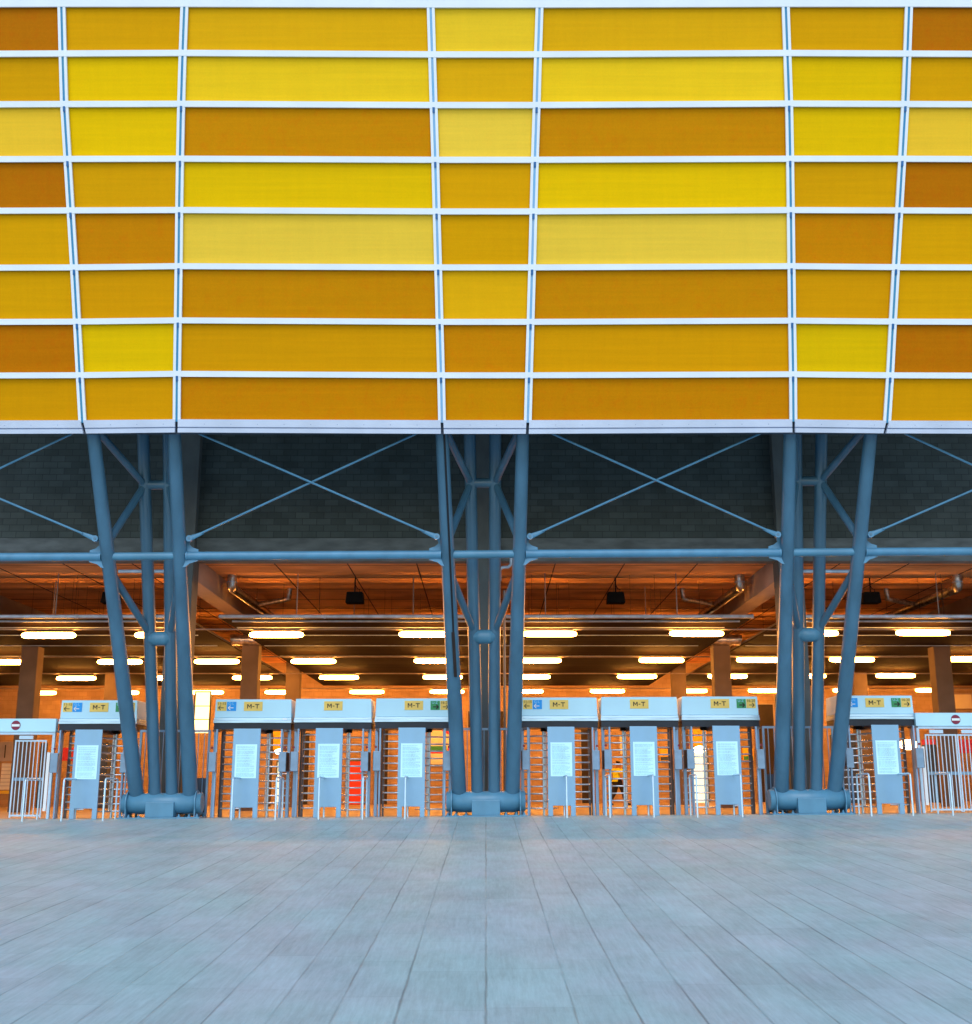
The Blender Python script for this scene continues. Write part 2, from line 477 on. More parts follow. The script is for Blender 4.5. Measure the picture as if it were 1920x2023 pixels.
# ------------------------------------------------------------------ facade
YB, ZB, YT, ZT = 23.62, 7.77, 21.06, 16.12
PH = math.atan2(YB - YT, ZT - ZB)
TV = Vector((0, -math.sin(PH), math.cos(PH)))      # up the facade
NV = Vector((0, -math.cos(PH), -math.sin(PH)))     # out of the facade, towards the plaza
def on_facade(u, v):
    d = ray(u, v)
    o = Vector((0, YB, ZB)) - Vector((0, 0, HC))
    t = o.dot(NV) / d.dot(NV)
    return Vector((0, 0, HC)) + d * t
MX = [[121.5, 124, 127, 133.6, 139.7, 146.5, 152.3, 157.8, 163, 168],
      [364.7, 361, 358, 355.8, 354.2, 353, 351.5, 349.8, 349, 348.5],
      [850.5, 853.5, 856.5, 859.8, 862.4, 865.5, 868.3, 871.2, 873.2, 874],
      [1066, 1062.7, 1060, 1056.5, 1053.7, 1051, 1048, 1044.9, 1042.5, 1041.5],
      [1551.5, 1555, 1558.5, 1560.5, 1561.8, 1563.2, 1564.5, 1566.3, 1567, 1567.5],
      [1795.5, 1792, 1788, 1782, 1776, 1769.5, 1763.5, 1758, 1752, 1747]]
LY = [[6.4, 106.2, 206, 314.3, 416, 528.5, 635.5, 741.3, 835, 856.4],
      [6.4, 105, 205.5, 313.8, 415.2, 526, 633, 738.5, 833, 854.3],
      [8, 108, 208, 316, 418, 528.5, 636, 741.5, 835, 857],
      [8, 108, 208, 316, 418, 528.5, 636, 741.5, 835, 857],
      [6.4, 105.2, 205, 313.9, 415.3, 526, 633.6, 739.4, 833, 854.3],
      [6.4, 106.4, 206, 314, 416, 528, 635.4, 741.5, 835.5, 856]]
G = [[on_facade(MX[i][j], LY[i][j]) for j in range(10)] for i in range(6)]
PITCH = 7.36
G = [[p - Vector((2 * PITCH, 0, 0)) for p in G[3]]] + G + [[p + Vector((2 * PITCH, 0, 0)) for p in G[2]]]
for j in range(10):      # outer ends continue the line of their neighbours
    G[0][j].z = G[1][j].z - 0.02; G[7][j].z = G[6][j].z - 0.02
fac = empty('stadium_facade', (0, YB, ZB), 'overhanging stadium facade of yellow and amber panels in a white grid above the turnstiles', 'facade')
def fbuild(mb, name, m, parent, **k):
    mb.v = [tuple(Vector(v) - Vector((0, YB, ZB))) for v in mb.v]
    return mb.build(name, m, parent, **k)
CODES = ['BDEMEDB', 'DYLELYD', 'QYGPGYQ', 'BDYDYDB', 'DKPDPKD', 'DOGEGOD', 'BVOKOVB', 'OOKGKOO']
NAMES = {'M': 'muted lemon', 'V': 'clear yellow', 'B': 'dark orange brown', 'K': 'dark amber', 'G': 'ochre brown', 'D': 'golden amber', 'E': 'mustard', 'Y': 'bright yellow', 'L': 'lemon yellow', 'P': 'pale yellow', 'Q': 'pale gold', 'O': 'deep gold'}
RW, MW = 0.060, 0.080        # half widths of rail and mullion
def bar(mb, a, b, hw, side, n0, n1):
    """flat bar from a to b, half width hw along 'side', from depth n0 to n1 along NV"""
    s = side * hw
    mb.hexa([a - s + NV * n0, a + s + NV * n0, a + s + NV * n1, a - s + NV * n1],
            [b - s + NV * n0, b + s + NV * n0, b + s + NV * n1, b - s + NV * n1])
XV = Vector((1, 0, 0))
for j in range(8):
    for i in range(7):
        a, b_, c, d = G[i][j + 1], G[i + 1][j + 1], G[i + 1][j], G[i][j]
        mb = MB()
        bq = [p + NV * -0.08 for p in (a, b_, c, d)]
        tq = [p + NV * -0.05 for p in (a, b_, c, d)]
        mb.hexa(bq, tq)
        k = CODES[j][i]
        fbuild(mb, 'panel', M['pan' + k], fac, label=NAMES[k] + ' panel')
for j in range(9):
    mb = MB()
    hw = RW if j else 0.075
    for i in range(7):
        bar(mb, G[i][j], G[i + 1][j], hw, TV, -0.03, 0.022)
    if j < 8:
        fbuild(mb, 'rail', M['white'], fac)
for i in range(8):
    ml = MB(); mj = MB()
    for j in range(8):
        a, b_ = G[i][j + 1], G[i][j]
        e = TV * (RW if j < 7 else 0)
        for s in (-1, 1):
            bar(ml, a + XV * s * 0.0515, b_ + XV * s * 0.0515, 0.0275, XV, -0.03, 0.018)
        bar(mj, a, b_, 0.0238, XV, -0.03, 0.004)
    o = fbuild(ml, 'mullion', M['white'], fac)
    # narrow joint is a child part of its mullion
    mb = fbuild(mj, 'joint_strip', M['joint_c'] if i in (3, 4) else M['joint'], o)
# little dark notches where the joint meets each rail
mb = MB()
for i in range(1, 7):
    for j in range(2, 8):
        p = G[i][j]
        bar(mb, p - TV * 0.15, p - TV * 0.045, 0.0234, XV, 0.0, 0.026)
fbuild(mb, 'joint_cap', mat('joint_cap_blue', (0.01, 0.13, 0.36) , 0.5, 0, 0.1, 3), fac)
for i in range(7):        # bottom fascia, one length per bay
    mb = MB(); gv = MB()
    a0, a1 = G[i][8] + XV * 0.03, G[i + 1][8] - XV * 0.03
    b0, b1 = G[i][9] + XV * 0.03, G[i + 1][9] - XV * 0.03
    def lerp(p, q, t): return p + (q - p) * t
    def strip(m_, t0, t1, n0, n1):
        m_.hexa([lerp(a0, b0, t1) + NV * n0, lerp(a1, b1, t1) + NV * n0, lerp(a1, b1, t1) + NV * n1, lerp(a0, b0, t1) + NV * n1],
                [lerp(a0, b0, t0) + NV * n0, lerp(a1, b1, t0) + NV * n0, lerp(a1, b1, t0) + NV * n1, lerp(a0, b0, t0) + NV * n1])
    strip(mb, -0.22, 0.48, -0.05, 0.03)
    strip(mb, 0.60, 1.0, -0.05, 0.03)
    strip(gv, 0.48, 0.60, -0.05, 0.01)
    # small rivets along the upper band
    for q in range(1, int((a1 - a0).length / 0.55) + 1):
        t = q * 0.55 / (a1 - a0).length
        if t >= 0.98: break
        c = lerp(lerp(a0, a1, t), lerp(b0, b1, t), 0.22) + NV * 0.0295
        gv.tube(c, c + NV * 0.002, 0.009, n=8)
    f = fbuild(mb, 'fascia', M['fascia'], fac)
    fbuild(gv, 'fascia_groove', M['fascia_groove'], f)
mb = MB()                 # backing sheet and soffit tray that close the cladding from behind
mb.hexa([G[0][9] + NV * -0.30, G[7][9] + NV * -0.30, G[7][9] + NV * -0.1, G[0][9] + NV * -0.1],
        [G[0][0] + NV * -0.30, G[7][0] + NV * -0.30, G[7][0] + NV * -0.1, G[0][0] + NV * -0.1])
fbuild(mb, 'backing', M['slate'], fac)

# ------------------------------------------------------------------ building behind
bld = empty('concourse_building', (0, 29.3, 0), 'concrete concourse hall under the stand, dark block wall above an orange lit interior', 'building')
def bb(mb, name, m, **k):
    mb.v = [(x, y - 29.3, z) for x, y, z in mb.v]
    return mb.build(name, m, bld, **k)
WX = 25.0
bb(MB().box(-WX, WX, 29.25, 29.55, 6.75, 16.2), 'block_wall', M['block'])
mb = MB()
mb.box(-WX, WX, 29.235, 29.56, 6.40, 6.75)
mb.box(-WX, WX, 29.22, 29.57, 6.16, 6.395)
bb(mb, 'lintel', M['lintel'])
bb(MB().box(-WX, WX, 22.2, 29.25, 13.2, 13.5), 'sky_block_slab', M['slate'])  # unseen slab, added to stop sky light leaking in behind the facade
bb(MB().box(-WX, WX, 29.58, 56, 6.32, 6.5), 'ceiling', M['ceil'])
bb(MB().box(-WX, WX, 55.0, 55.4, -0.3, 6.32), 'back_wall', M['hallblock'])
for s in (-1, 1):
    bb(MB().box(min(s * WX, s * (WX + .3)), max(s * WX, s * (WX + .3)), 24.2, 56, -0.3, 16.2), 'side_wall', M['hallblock'])
PX = [-22.4, -14.9, -7.56, 0, 7.56, 14.9, 22.4]
for x in PX:
    bb(MB().box(x - .3, x + .3, 29.0, 29.6, gz(x) - .1, 9.5), 'pillar', M['pillar'], bevel=0.015)
    bb(MB().box(x - .26, x + .26, 29.61, 55, 5.72, 6.32), 'ceiling_beam', M['beam'], bevel=0.01)
for y in (38.4, 47.0):
    for x in PX:
        if x == 0: continue
        xx = x * (0.982 if abs(x) > 10 else 1.0)
        bb(MB().box(xx - .27, xx + .27, y - .27, y + .27, gz(x) - .1, 5.72), 'pillar', M['inpillar'], bevel=0.02)
# shallow joints across the ceiling slab
mb = MB()
for y in [30.6 + 1.9 * k for k in range(12)]:
    mb.box(-WX, WX, y - .012, y + .012, 6.312, 6.322)
for x in [-18.6, -16.7, -12.9, -11, -9.2, -5.5, -3.6, -1.8, 1.8, 3.6, 5.5, 9.2, 11, 12.9, 16.7, 18.6]:
    mb.box(x - .014, x + .014, 29.6, 55, 6.310, 6.323)
bb(mb, 'ceiling_joint', M['dark'])

# suspended slatted rafts
def raft(x0, x1, label, hang):
    y0, y1, z = 31.6, 52.6, 5.08
    t = empty('suspended_ceiling', ((x0 + x1) / 2, y0, z), label, 'ceiling panel', 'slatted ceiling rafts under the concourse ceiling')
    cx = (x0 + x1) / 2
    mb = MB()
    y = y0 + 0.12
    k = 0
    while y < y1:
        mb.box(x0 - cx, x1 - cx, y - y0, y - y0 + 0.115, 0, 0.05)
        y += 0.175
    mb.build('slats', M['raft'], t)
    mb = MB()
    for x in (x0 + .02, x1 - .02, cx - 2.4, cx + 2.4):
        mb.box(x - cx - .03, x - cx + .03, 0.04, y1 - y0, 0.036, 0.09)
    mb.build('carrier', M['barpost'], t)
    mb = MB()
    n = max(1, int((x1 - x0) / 2.4)); L = (x1 - x0) / n
    for i in range(n):
        a = x0 + i * L - cx
        mb.path([(a + .01, 0, 0.03), (a + L - .03, 0, 0.03)], 0.05, 10)
        mb.tube((a + L - .05, 0, 0.03), (a + L, 0, 0.03), 0.058, n=10)
    mb.build('edge_pipe', M['pipe'], t)
    mb = MB(); mb.path([(x0 - cx + .25, 0.55, -0.02), (x1 - cx - .25, 0.55, -0.02)], 0.03, 8)
    mb.build('edge_pipe', M['pipe'], t)
    mb = MB()
    for q in (1.9, 3.6, 6.2, 9.2): mb.path([(x0 - cx + .1, q, -0.015), (x1 - cx - .4, q, -0.015)], 0.014, 6)
    mb.build('rib', M['pipe'], t)
    for hx, hy in hang:
        MB().tube((hx - cx, hy - y0, 0.05), (hx - cx, hy - y0, 6.32 - z), 0.014, n=8).build('hanger', M['conduit'], t)
raft(-7.15, 7.15, 'wide dark slatted ceiling raft hung across the middle of the hall', [(-5.1, 31.8), (5.15, 31.8), (-2.0, 32.4), (1.6, 31.8), (4.6, 34), (-3.8, 34)])
raft(-22.0, -8.15, 'dark slatted ceiling raft hung over the left end of the hall', [(-11.6, 31.8), (-12.1, 33.0), (-9.6, 33)])
raft(8.15, 22.0, 'dark slatted ceiling raft hung over the right end of the hall', [(12.2, 31.8), (10.4, 33.4)])

# thin ceiling wires left in a loose grid
mb = MB()
for k in range(60):
    x = random.uniform(-13, 13); y = random.uniform(31.7, 36)
    if abs(abs(x) - 7.43) < .5: continue
    mb.tube((x, y, 5.13), (x, y, 6.31), 0.004, n=5, caps=False)
tag(mb.build('suspension_wire', M['dark']), 'many thin dark suspension wires between the ceiling and the rafts', 'wires', kind='stuff')

# lamps
ROWS = [(32.8, 'highest, nearest row', [-12.1, -8.97, -5.8, -1.66, 1.76, 5.83, 9.0, 12.1]),
        (39.7, 'second row from the front', [-16.0, -12.2, -8.97, -5.75, -1.65, 1.76, 5.85, 9.1, 12.2, 16.0]),
        (45.5, 'third row from the front', [-19.4, -15.6, -12.2, -8.9, -5.6, -1.65, 1.7, 5.75, 9.2, 12.2, 15.6, 19.4]),
        (52.3, 'lowest, farthest row', [-19.5, -15.9, -12.2, -8.9, -5.2, -1.7, 1.75, 5.3, 8.9, 12.2, 15.9, 19.5])]
ORD = ['leftmost', 'second from the left', 'third from the left', 'fourth from the left', 'fifth from the left', 'sixth from the left',
       'seventh from the left', 'eighth from the left', 'ninth from the left', 'tenth from the left', 'eleventh from the left', 'rightmost']
lamp0 = empty('ceiling_lamp', (0, 0, 0), 'x', 'ceiling lamp', 'glowing tube lamps under the rafts')
mb = MB(); n = 16
xs = [-.75, -.735, -.70, -.64, -.55, 0, .55, .64, .70, .735, .75]; rr = [.02, .05, .07, .083, .09, .092, .09, .083, .07, .05, .02]
mb.path([(x, 0, 0) for x in xs], rr, 16)
mb.v = [(x, y, z * 0.9) for x, y, z in mb.v]
mb.build('lamp_tube', M['lamp'], lamp0)
MB().box(-.66, .66, -.035, .035, .072, .11).build('lamp_housing', M['conduit'], lamp0)
first = True
ZL = 4.79
for y, rn, xs_ in ROWS:
    for k, x in enumerate(xs_):
        o = lamp0 if first else copy_tree(lamp0)
        first = False
        o.location = (x, y, ZL + gz(x) * 0.5)
        od = 'rightmost' if k == len(xs_) - 1 else ORD[k]
        o['label'] = f'glowing orange tube lamp, {od} in the {rn}'
    mb = MB()
    mb.tube((-21.5, y + .01, ZL + .135), (21.5, y + .01, ZL + .135), 0.022, n=8)
    tag(mb.build('lamp_conduit', M['conduit']), f'thin straight conduit running above the lamps of the {rn}', 'conduit', 'conduits above the lamp rows')

# ------------------------------------------------------------------ interior fittings
def speaker(x, label):
    t = empty('loudspeaker', (x, 32.5, 5.74), label, 'loudspeaker', 'black loudspeakers under the ceiling')
    mb = MB()
    mb.hexa([(-.25, -.16, -.14), (.25, -.16, -.14), (.25, .2, -.14), (-.25, .2, -.14)],
            [(-.22, -.12, .17), (.22, -.12, .17), (.22, .2, .17), (-.22, .2, .17)])
    mb.build('cabinet', M['black'], t, bevel=0.02)
    MB().tube((0, -.03, .18), (0, -.03, .58), 0.018, n=8).build('bracket', M['black'], t)
    MB().path([(.12, 0, .17), (.13, 0, .24), (.06, 0, .27), (.02, 0, .36)], 0.01, 6).build('cable', M['black'], t)
speaker(-3.62, 'black loudspeaker under the ceiling of the left middle bay')
speaker(3.58, 'black loudspeaker under the ceiling of the right middle bay')
speaker(-10.35, 'black loudspeaker half hidden by the left column cluster')
speaker(10.62, 'black loudspeaker beside the right column cluster')

def duct(s, label, x=6.95):
    t = empty('ventilation_duct', (s * x, 32.1, 5.99), label, 'duct', 'silver ducts under the ceiling')
    mb = MB()
    mb.path([(0, 0, .34), (0, 0, .08), (0, .06, 0), (s * -.0, .18, -.02), (s * -.12, 4.0, -.04), (s * -.15, 6.6, -.05)], [.13, .13, .14, .13, .13, .13], 14)
    mb.build('main_duct', M['duct'], t)
    mb = MB()
    mb.path([(s * -.08, 3.0, -.02), (s * -1.05, 2.25, .0), (s * -1.2, 2.2, .02), (s * -1.22, 2.2, .33)], [.075, .075, .08, .075], 12)
    mb.build('branch_duct', M['duct'], t)
    mb = MB()
    mb.tube((0, 0, .12), (0, 0, .15), .145, n=14)
    mb.build('collar', M['pipe'], t)
duct(-1, 'silver round duct with a branch beside the left ceiling beam')
duct(1, 'silver round duct with a branch beside the right ceiling beam')
duct(1, 'silver round duct near the right edge of the hall ceiling', 12.9)
for s, w_ in ((-1, 'left'), (1, 'right')):
    mb = MB()
    pts = [(s * (7.2 + .12 * k), 38.0, 5.28 + .01 * math.sin(k * 2.1)) for k in range(9)]
    mb.path(pts, [.17 + .012 * (k % 2) for k in range(9)], 14)
    tag(mb.build('foil_duct', M['duct']), f'crinkled foil duct beside the {w_} inner pillar', 'duct', 'crinkled foil ducts beside the inner pillars')
    mb = MB(); mb.path([(s * 9.1, 29.0, 5.86), (s * 7.75, 29.0, 5.86)], .045, 10)
    tag(mb.build('wall_pipe', M['pipe']), f'short bright horizontal pipe behind the {w_} column cluster', 'pipe', 'short pipes behind the outer column clusters')
mb = MB(); mb.path([(.62, 28.9, 6.25), (.62, 28.9, 6.02), (.55, 28.9, 5.95), (.4, 28.9, 5.94), (.34, 28.9, 5.88), (.34, 28.9, 5.6)], .04, 10)
tag(mb.build('bent_pipe', M['pipe']), 'bright bent pipe elbow behind the middle column cluster', 'pipe')
mb = MB(); mb.tube((.46, 29.75, 0.1), (.46, 29.75, 5.5), .035, n=10)
tag(mb.build('down_pipe', M['conduit']), 'thin orange lit vertical pipe right of the middle pillar', 'pipe')

# things on and by the back wall (plane Y = 55)
def wall_rect(name, u0, v0, u1, v1, Y, m, label, cat, depth=0.05, frame=None, group=None, extra=None):
    a = at(u0, v1, Y); b_ = at(u1, v0, Y)
    w_, h_ = b_.x - a.x, b_.z - a.z
    t = empty(name, ((a.x + b_.x) / 2, Y, a.z), label, cat, group)
    MB().box(-w_ / 2, w_ / 2, -depth, 0, 0, h_).build('board', m, t, bevel=0.01)
    if frame:
        mb = MB(); f = 0.06
        mb.box(-w_ / 2 - f, w_ / 2 + f, -depth - .02, -.002, h_ + .002, h_ + f)
        mb.box(-w_ / 2 - f, -w_ / 2 - .002, -depth - .02, -.002, 0, h_)
        mb.box(w_ / 2 + .002, w_ / 2 + f, -depth - .02, -.002, 0, h_)
        mb.build('frame', frame, t)
    return t, w_, h_, depth
YW = 54.9
wall_rect('red_door', 689, 1504, 718, 1589, YW, M['redpanel'], 'plain bright red door seen through the second turnstile', 'door', frame=M['pillar'])
wall_rect('shop_sign', 534, 1440, 576, 1481, YW, M['ypanel'], 'yellow lit shop sign seen between the first two middle turnstiles', 'sign', 0.2)
wall_rect('shop_sign', 1368, 1441, 1394, 1474, YW, M['ypanel'], 'yellow shop sign above the bright doorway on the right', 'sign', 0.2)
t, w_, h_, dp = wall_rect('hanging_sign', 1303, 1480, 1328, 1503, YW, M['ypanel'], 'yellow sign with a green band right of the walking person', 'sign', 0.1)
MB().box(-w_ / 2 + .03, w_ / 2 - .03, -dp - .012, -dp - .001, .02, h_ * .34).build('band', M['slate'], t)
t, w_, h_, dp = wall_rect('hanging_sign', 1467, 1478, 1487, 1502, YW, M['ypanel'], 'yellow sign with a green band behind the rightmost middle turnstile', 'sign', 0.1)
MB().box(-w_ / 2 + .03, w_ / 2 - .03, -dp - .012, -dp - .001, .02, h_ * .34).build('band', M['sgreen'], t)
t, w_, h_, dp = wall_rect('poster', 846, 1441, 905, 1510, YW, M['cream'], 'large pale poster with red and green marks left of the middle columns', 'poster', 0.04)
mb = MB(); mb.prism([(-.1, -dp - .001, h_ * .98), (.45, -dp - .001, h_ * 1.0), (.68, -dp - .001, h_ * .86), (.3, -dp - .001, h_ * .84), (.05, -dp - .001, h_ * .9)], (0, -.012, 0)); mb.build('red_mark', M['redsign'], t)
MB().box(-w_ / 2 + .02, .15, -dp - .012, -dp - .001, h_ * .36, h_ * .52).build('green_mark', M['sgreen'], t)
MB().box(-w_ / 2 + .02, w_ / 2 - .05, -dp - .012, -dp - .001, h_ * .31, h_ * .355).build('red_band', M['redsign'], t)
MB().box(.2, w_ / 2 - .2, -dp - .012, -dp - .001, h_ * .38, h_ * .5).build('red_mark', M['redsign'], t)
t, w_, h_, dp = wall_rect('lit_doorway', 1372, 1486, 1396, 1589, YW, M['glow2'], 'bright doorway glowing pale green through the right turnstiles', 'doorway', frame=M['pillar'])
t, w_, h_, dp = wall_rect('lit_doorway', 546, 1506, 580, 1589, YW, M['glow2'], 'pale lit doorway between the first two middle turnstiles', 'doorway', frame=M['pillar'])
t, w_, h_, dp = wall_rect('window', 384, 1368, 416, 1448, 52.0, M['glow'], 'tall window glowing yellow white right of the left column cluster', 'window', 0.08, frame=M['pillar'])
mb = MB()
for q in (.33, .66): mb.box(-w_ / 2, w_ / 2, -dp - .02, -dp - .001, h_ * q - .02, h_ * q + .02)
mb.build('glazing_bar', M['beam'], t)
wall_rect('window', 1536, 1376, 1541, 1440, 52.0, M['glow'], 'narrow glowing window slit left of the right column cluster', 'window', 0.08, frame=M['pillar'])
wall_rect('banner', 118, 1477, 146, 1503, 46, M['redsign'], 'red banner seen through the bars of the leftmost turnstile', 'banner', 0.03)
wall_rect('banner', 1822, 1461, 1859, 1488, 46, M['pinksign'], 'pink red banner behind the left leaf of the right gate', 'banner', 0.03, group='pink red banners behind the right gate')
wall_rect('banner', 1893, 1461, 1930, 1488, 46, M['pinksign'], 'pink red banner behind the right leaf of the right gate', 'banner', 0.03, group='pink red banners behind the right gate')
t, w_, h_, dp = wall_rect('cabinet', 0, 1466, 34, 1504, 46, M['beam'], 'brown framed cabinet with a dark window at the left edge', 'cabinet', 0.4)
MB().box(-w_ / 2 + .3, w_ / 2 - .25, -dp - .01, -dp - .001, .12, h_ - .12).build('window', M['dark'], t)
t, w_, h_, dp = wall_rect('shutter', 1, 1508, 50, 1560, 46, M['cream'], 'pale slatted shutter below the cabinet at the left edge', 'shutter', 0.1)
mb = MB()
for q in range(1, 7): mb.box(-w_ / 2, w_ / 2, -dp - .006, -dp - .001, h_ * q / 7 - .008, h_ * q / 7 + .008)
mb.build('slat_line', M['beam'], t)
wall_rect('counter', -6, 1562, 50, 1568, 45.4, M['ypanel'], 'thin yellow edged counter below the slatted shutter', 'counter', 0.5)
for (u0, u1, v0, v1, lb) in ((168, 215, 1462, 1588, 'dark tall locker behind the leftmost turnstile rotor'), (70, 86, 1462, 1592, 'narrow dark locker behind the left gate bars'),
                             (1840, 1880, 1476, 1590, 'dark tall locker behind the right gate'), (1655, 1690, 1455, 1590, 'dark tall locker behind the rightmost turnstile rotor'),
                             (528, 536, 1445, 1590, 'narrow dark locker behind the first middle turnstile')):
    a = at(u0, v1, 44); b_ = at(u1, v0, 44)
    t = empty('locker', ((a.x + b_.x) / 2, 44, gz(a.x)), lb, 'locker', 'dark lockers inside the hall')
    w_ = b_.x - a.x; h_ = b_.z
    MB().box(-w_ / 2, w_ / 2, 0, .5, .06, h_).build('body', M['slate'], t, bevel=.015)
    MB().box(-w_ / 2 + .04, w_ / 2 - .04, -.018, -.002, .12, h_ - .06).build('door', M['slate'], t)
for (u0, v0, u1, v1, lb) in ((742, 1400, 768, 1588, 'dark service doorway in the back wall left of the third middle turnstile'),
                             (1150, 1402, 1168, 1588, 'dark service doorway in the back wall right of the middle columns'),
                             (925, 1405, 1000, 1437, 'dark high opening in the back wall behind the middle columns'),
                             (590, 1448, 612, 1588, 'dark recess beside the pale lit doorway'),
                             (1500, 1392, 1526, 1586, 'dark service doorway left of the right column cluster')):
    wall_rect('dark_opening', u0, v0, u1, v1, YW + .05, M['dark'], lb, 'opening', 0.03, frame=M['beam'])
for (u0, v0, u1, v1, lb) in ((466, 1500, 492, 1540, 'pale notice board on the back wall behind the first middle turnstile'),
                             (1090, 1450, 1130, 1475, 'pale notice board on the back wall right of the middle columns'),
                             (1225, 1455, 1232, 1490, 'narrow pale notice on the back wall above the walking person'),
                             (1880, 1372, 1918, 1400, 'pale framed vent high on the wall at the right edge')):
    wall_rect('notice_board', u0, v0, u1, v1, YW, M['cream'], lb, 'notice board', 0.04, frame=M['beam'])
# round wall lamps
def glow_lamp(u, v, r, Y, label, flat=1.0):
    p = at(u, v, Y)
    t = empty('wall_lamp', p, label, 'lamp', 'small glowing lamps seen through the turnstiles')
    mb = MB()
    K = 7
    pts = [(-r * flat * math.cos(math.pi * k / K), 0, 0) for k in range(K + 1)]
    rs = [max(.01, r * math.sin(math.pi * k / K)) for k in range(K + 1)]
    mb.path(pts, rs, 14); mb.build('globe', M['hallight'], t)
    MB().box(-.04, .04, r * .5, r + .12, -.03, .03).build('holder', M['barpost'], t)
glow_lamp(557, 1485, .13, 50, 'long glowing lamp between the first two middle turnstiles', 2.4)
glow_lamp(578, 1486, .14, 50, 'round glowing lamp left of the second middle turnstile')
glow_lamp(1382, 1481, .16, 50, 'glowing lamp in front of the bright doorway', 1.6)
glow_lamp(1794, 1471, .19, 44, 'glowing lamp seen right of the plate of the rightmost turnstile', 1.8)
glow_lamp(746, 1493, .07, 44, 'small glowing lamp left of the third middle turnstile')
glow_lamp(1177, 1490, .07, 44, 'small glowing lamp between the fourth and fifth middle turnstiles')
glow_lamp(1042.5, 1489, .06, 40, 'small glowing lamp right of the middle columns', 0.8)

t = empty('waste_bin', (8.05, 51.0, gz(8)), 'dark green waste bin by the back wall right of the walking person', 'bin')
mb = MB(); mb.hexa([(-.2, -.22, .05), (.2, -.22, .05), (.2, .22, .05), (-.2, .22, .05)], [(-.26, -.3, .92), (.26, -.3, .92), (.26, .3, .92), (-.26, .3, .92)])
mb.build('body', M['green'], t, bevel=.03)
MB().box(-.28, .28, -.33, .33, .921, .99).build('lid', M['green'], t, bevel=.02)
mb = MB(); mb.tube((-.22, .3, .1), (-.16, .3, .1), .09, n=12); mb.tube((.16, .3, .1), (.22, .3, .1), .09, n=12); mb.build('wheel', M['black'], t)

# ------------------------------------------------------------------ person
def skin_obj(name, verts, edges, radii, m, parent, sub=2):
    me = bpy.data.meshes.new(name); me.from_pydata(verts, edges, []); me.materials.append(m)
    o = bpy.data.objects.new(name, me); C.objects.link(o); o.parent = parent
    md = o.modifiers.new('skin', 'SKIN'); md.use_smooth_shade = True
    if not me.skin_vertices: pass
    for k, sv in enumerate(me.skin_vertices[0].data):
        r = radii[k]; sv.radius = (r, r) if not isinstance(r, tuple) else r
        sv.use_root = (k == 0)
    s = o.modifiers.new('sub', 'SUBSURF'); s.levels = sub; s.render_levels = sub
    return o
px = at(1222, 1590, 47.0).x
per = empty('person', (px, 47.0, gz(px)), 'person in a yellow shirt and black trousers striding behind the middle right turnstile', 'person')
per.rotation_euler = (0, 0, R(36)); per.scale = (1.1, 1.1, .95)
V = [(0, 0, .95), (0, 0, 1.1), (0.01, 0, 1.25), (0.02, 0, 1.40), (.03, 0, 1.50), (.045, 0, 1.60), (.05, 0, 1.70),       # 0-6 pelvis..head
     (-.02, -.19, 1.41), (-.10, -.25, 1.17), (-.02, -.27, .96), (.0, -.275, .88),        # right arm 7-10
     (-.0, .19, 1.41), (.10, .25, 1.17), (.26, .22, 1.04), (.33, .20, 1.02),             # left arm 11-14
     (.0, -.10, .90), (.17, -.11, .51), (.25, -.11, .09), (.36, -.11, .035),             # right leg 15-18
     (.0, .10, .90), (-.11, .10, .50), (-.34, .10, .15), (-.27, .10, .04)]               # left leg 19-22
E = [(0, 1), (1, 2), (2, 3), (3, 4), (4, 5), (5, 6), (3, 7), (7, 8), (8, 9), (9, 10), (3, 11), (11, 12), (12, 13), (13, 14),
     (0, 15), (15, 16), (16, 17), (17, 18), (0, 19), (19, 20), (20, 21), (21, 22)]
RA = [.14, .125, .135, .13, .05, .085, .075, .06, .045, .035, .03, .06, .045, .035, .03, .085, .06, .04, .04, .085, .06, .04, .04]
skin_obj('body', V, E, RA, M['skin'], per)
tv = [V[1], V[2], V[3], V[7], tuple(Vector(V[7]).lerp(Vector(V[8]), .75)), V[11], tuple(Vector(V[11]).lerp(Vector(V[12]), .75)), (0, 0, .98)]
skin_obj('shirt', tv, [(0, 1), (1, 2), (2, 3), (3, 4), (2, 5), (5, 6), (0, 7)], [.17, .185, .175, .095, .08, .095, .08, .18], M['shirt'], per)
lv = [V[0], V[15], V[16], V[17], V[19], V[20], V[21]]
skin_obj('trousers', lv, [(0, 1), (1, 2), (2, 3), (0, 4), (4, 5), (5, 6)], [.165, .125, .10, .08, .125, .10, .08], M['trouser'], per)
skin_obj('hair', [(.035, 0, 1.67), (.02, 0, 1.72), (.03, 0, 1.75)], [(0, 1), (1, 2)], [.085, .095, .07], M['hair'], per)
for s, q in ((-.11, V[18]), (.10, V[22])):
    x, y, z = q
    skin_obj('shoe', [(x - .10, y, z + .03), (x, y, z + .015), (x + .12, y, z)], [(0, 1), (1, 2)], [.05, .045, .035], M['black'], per)
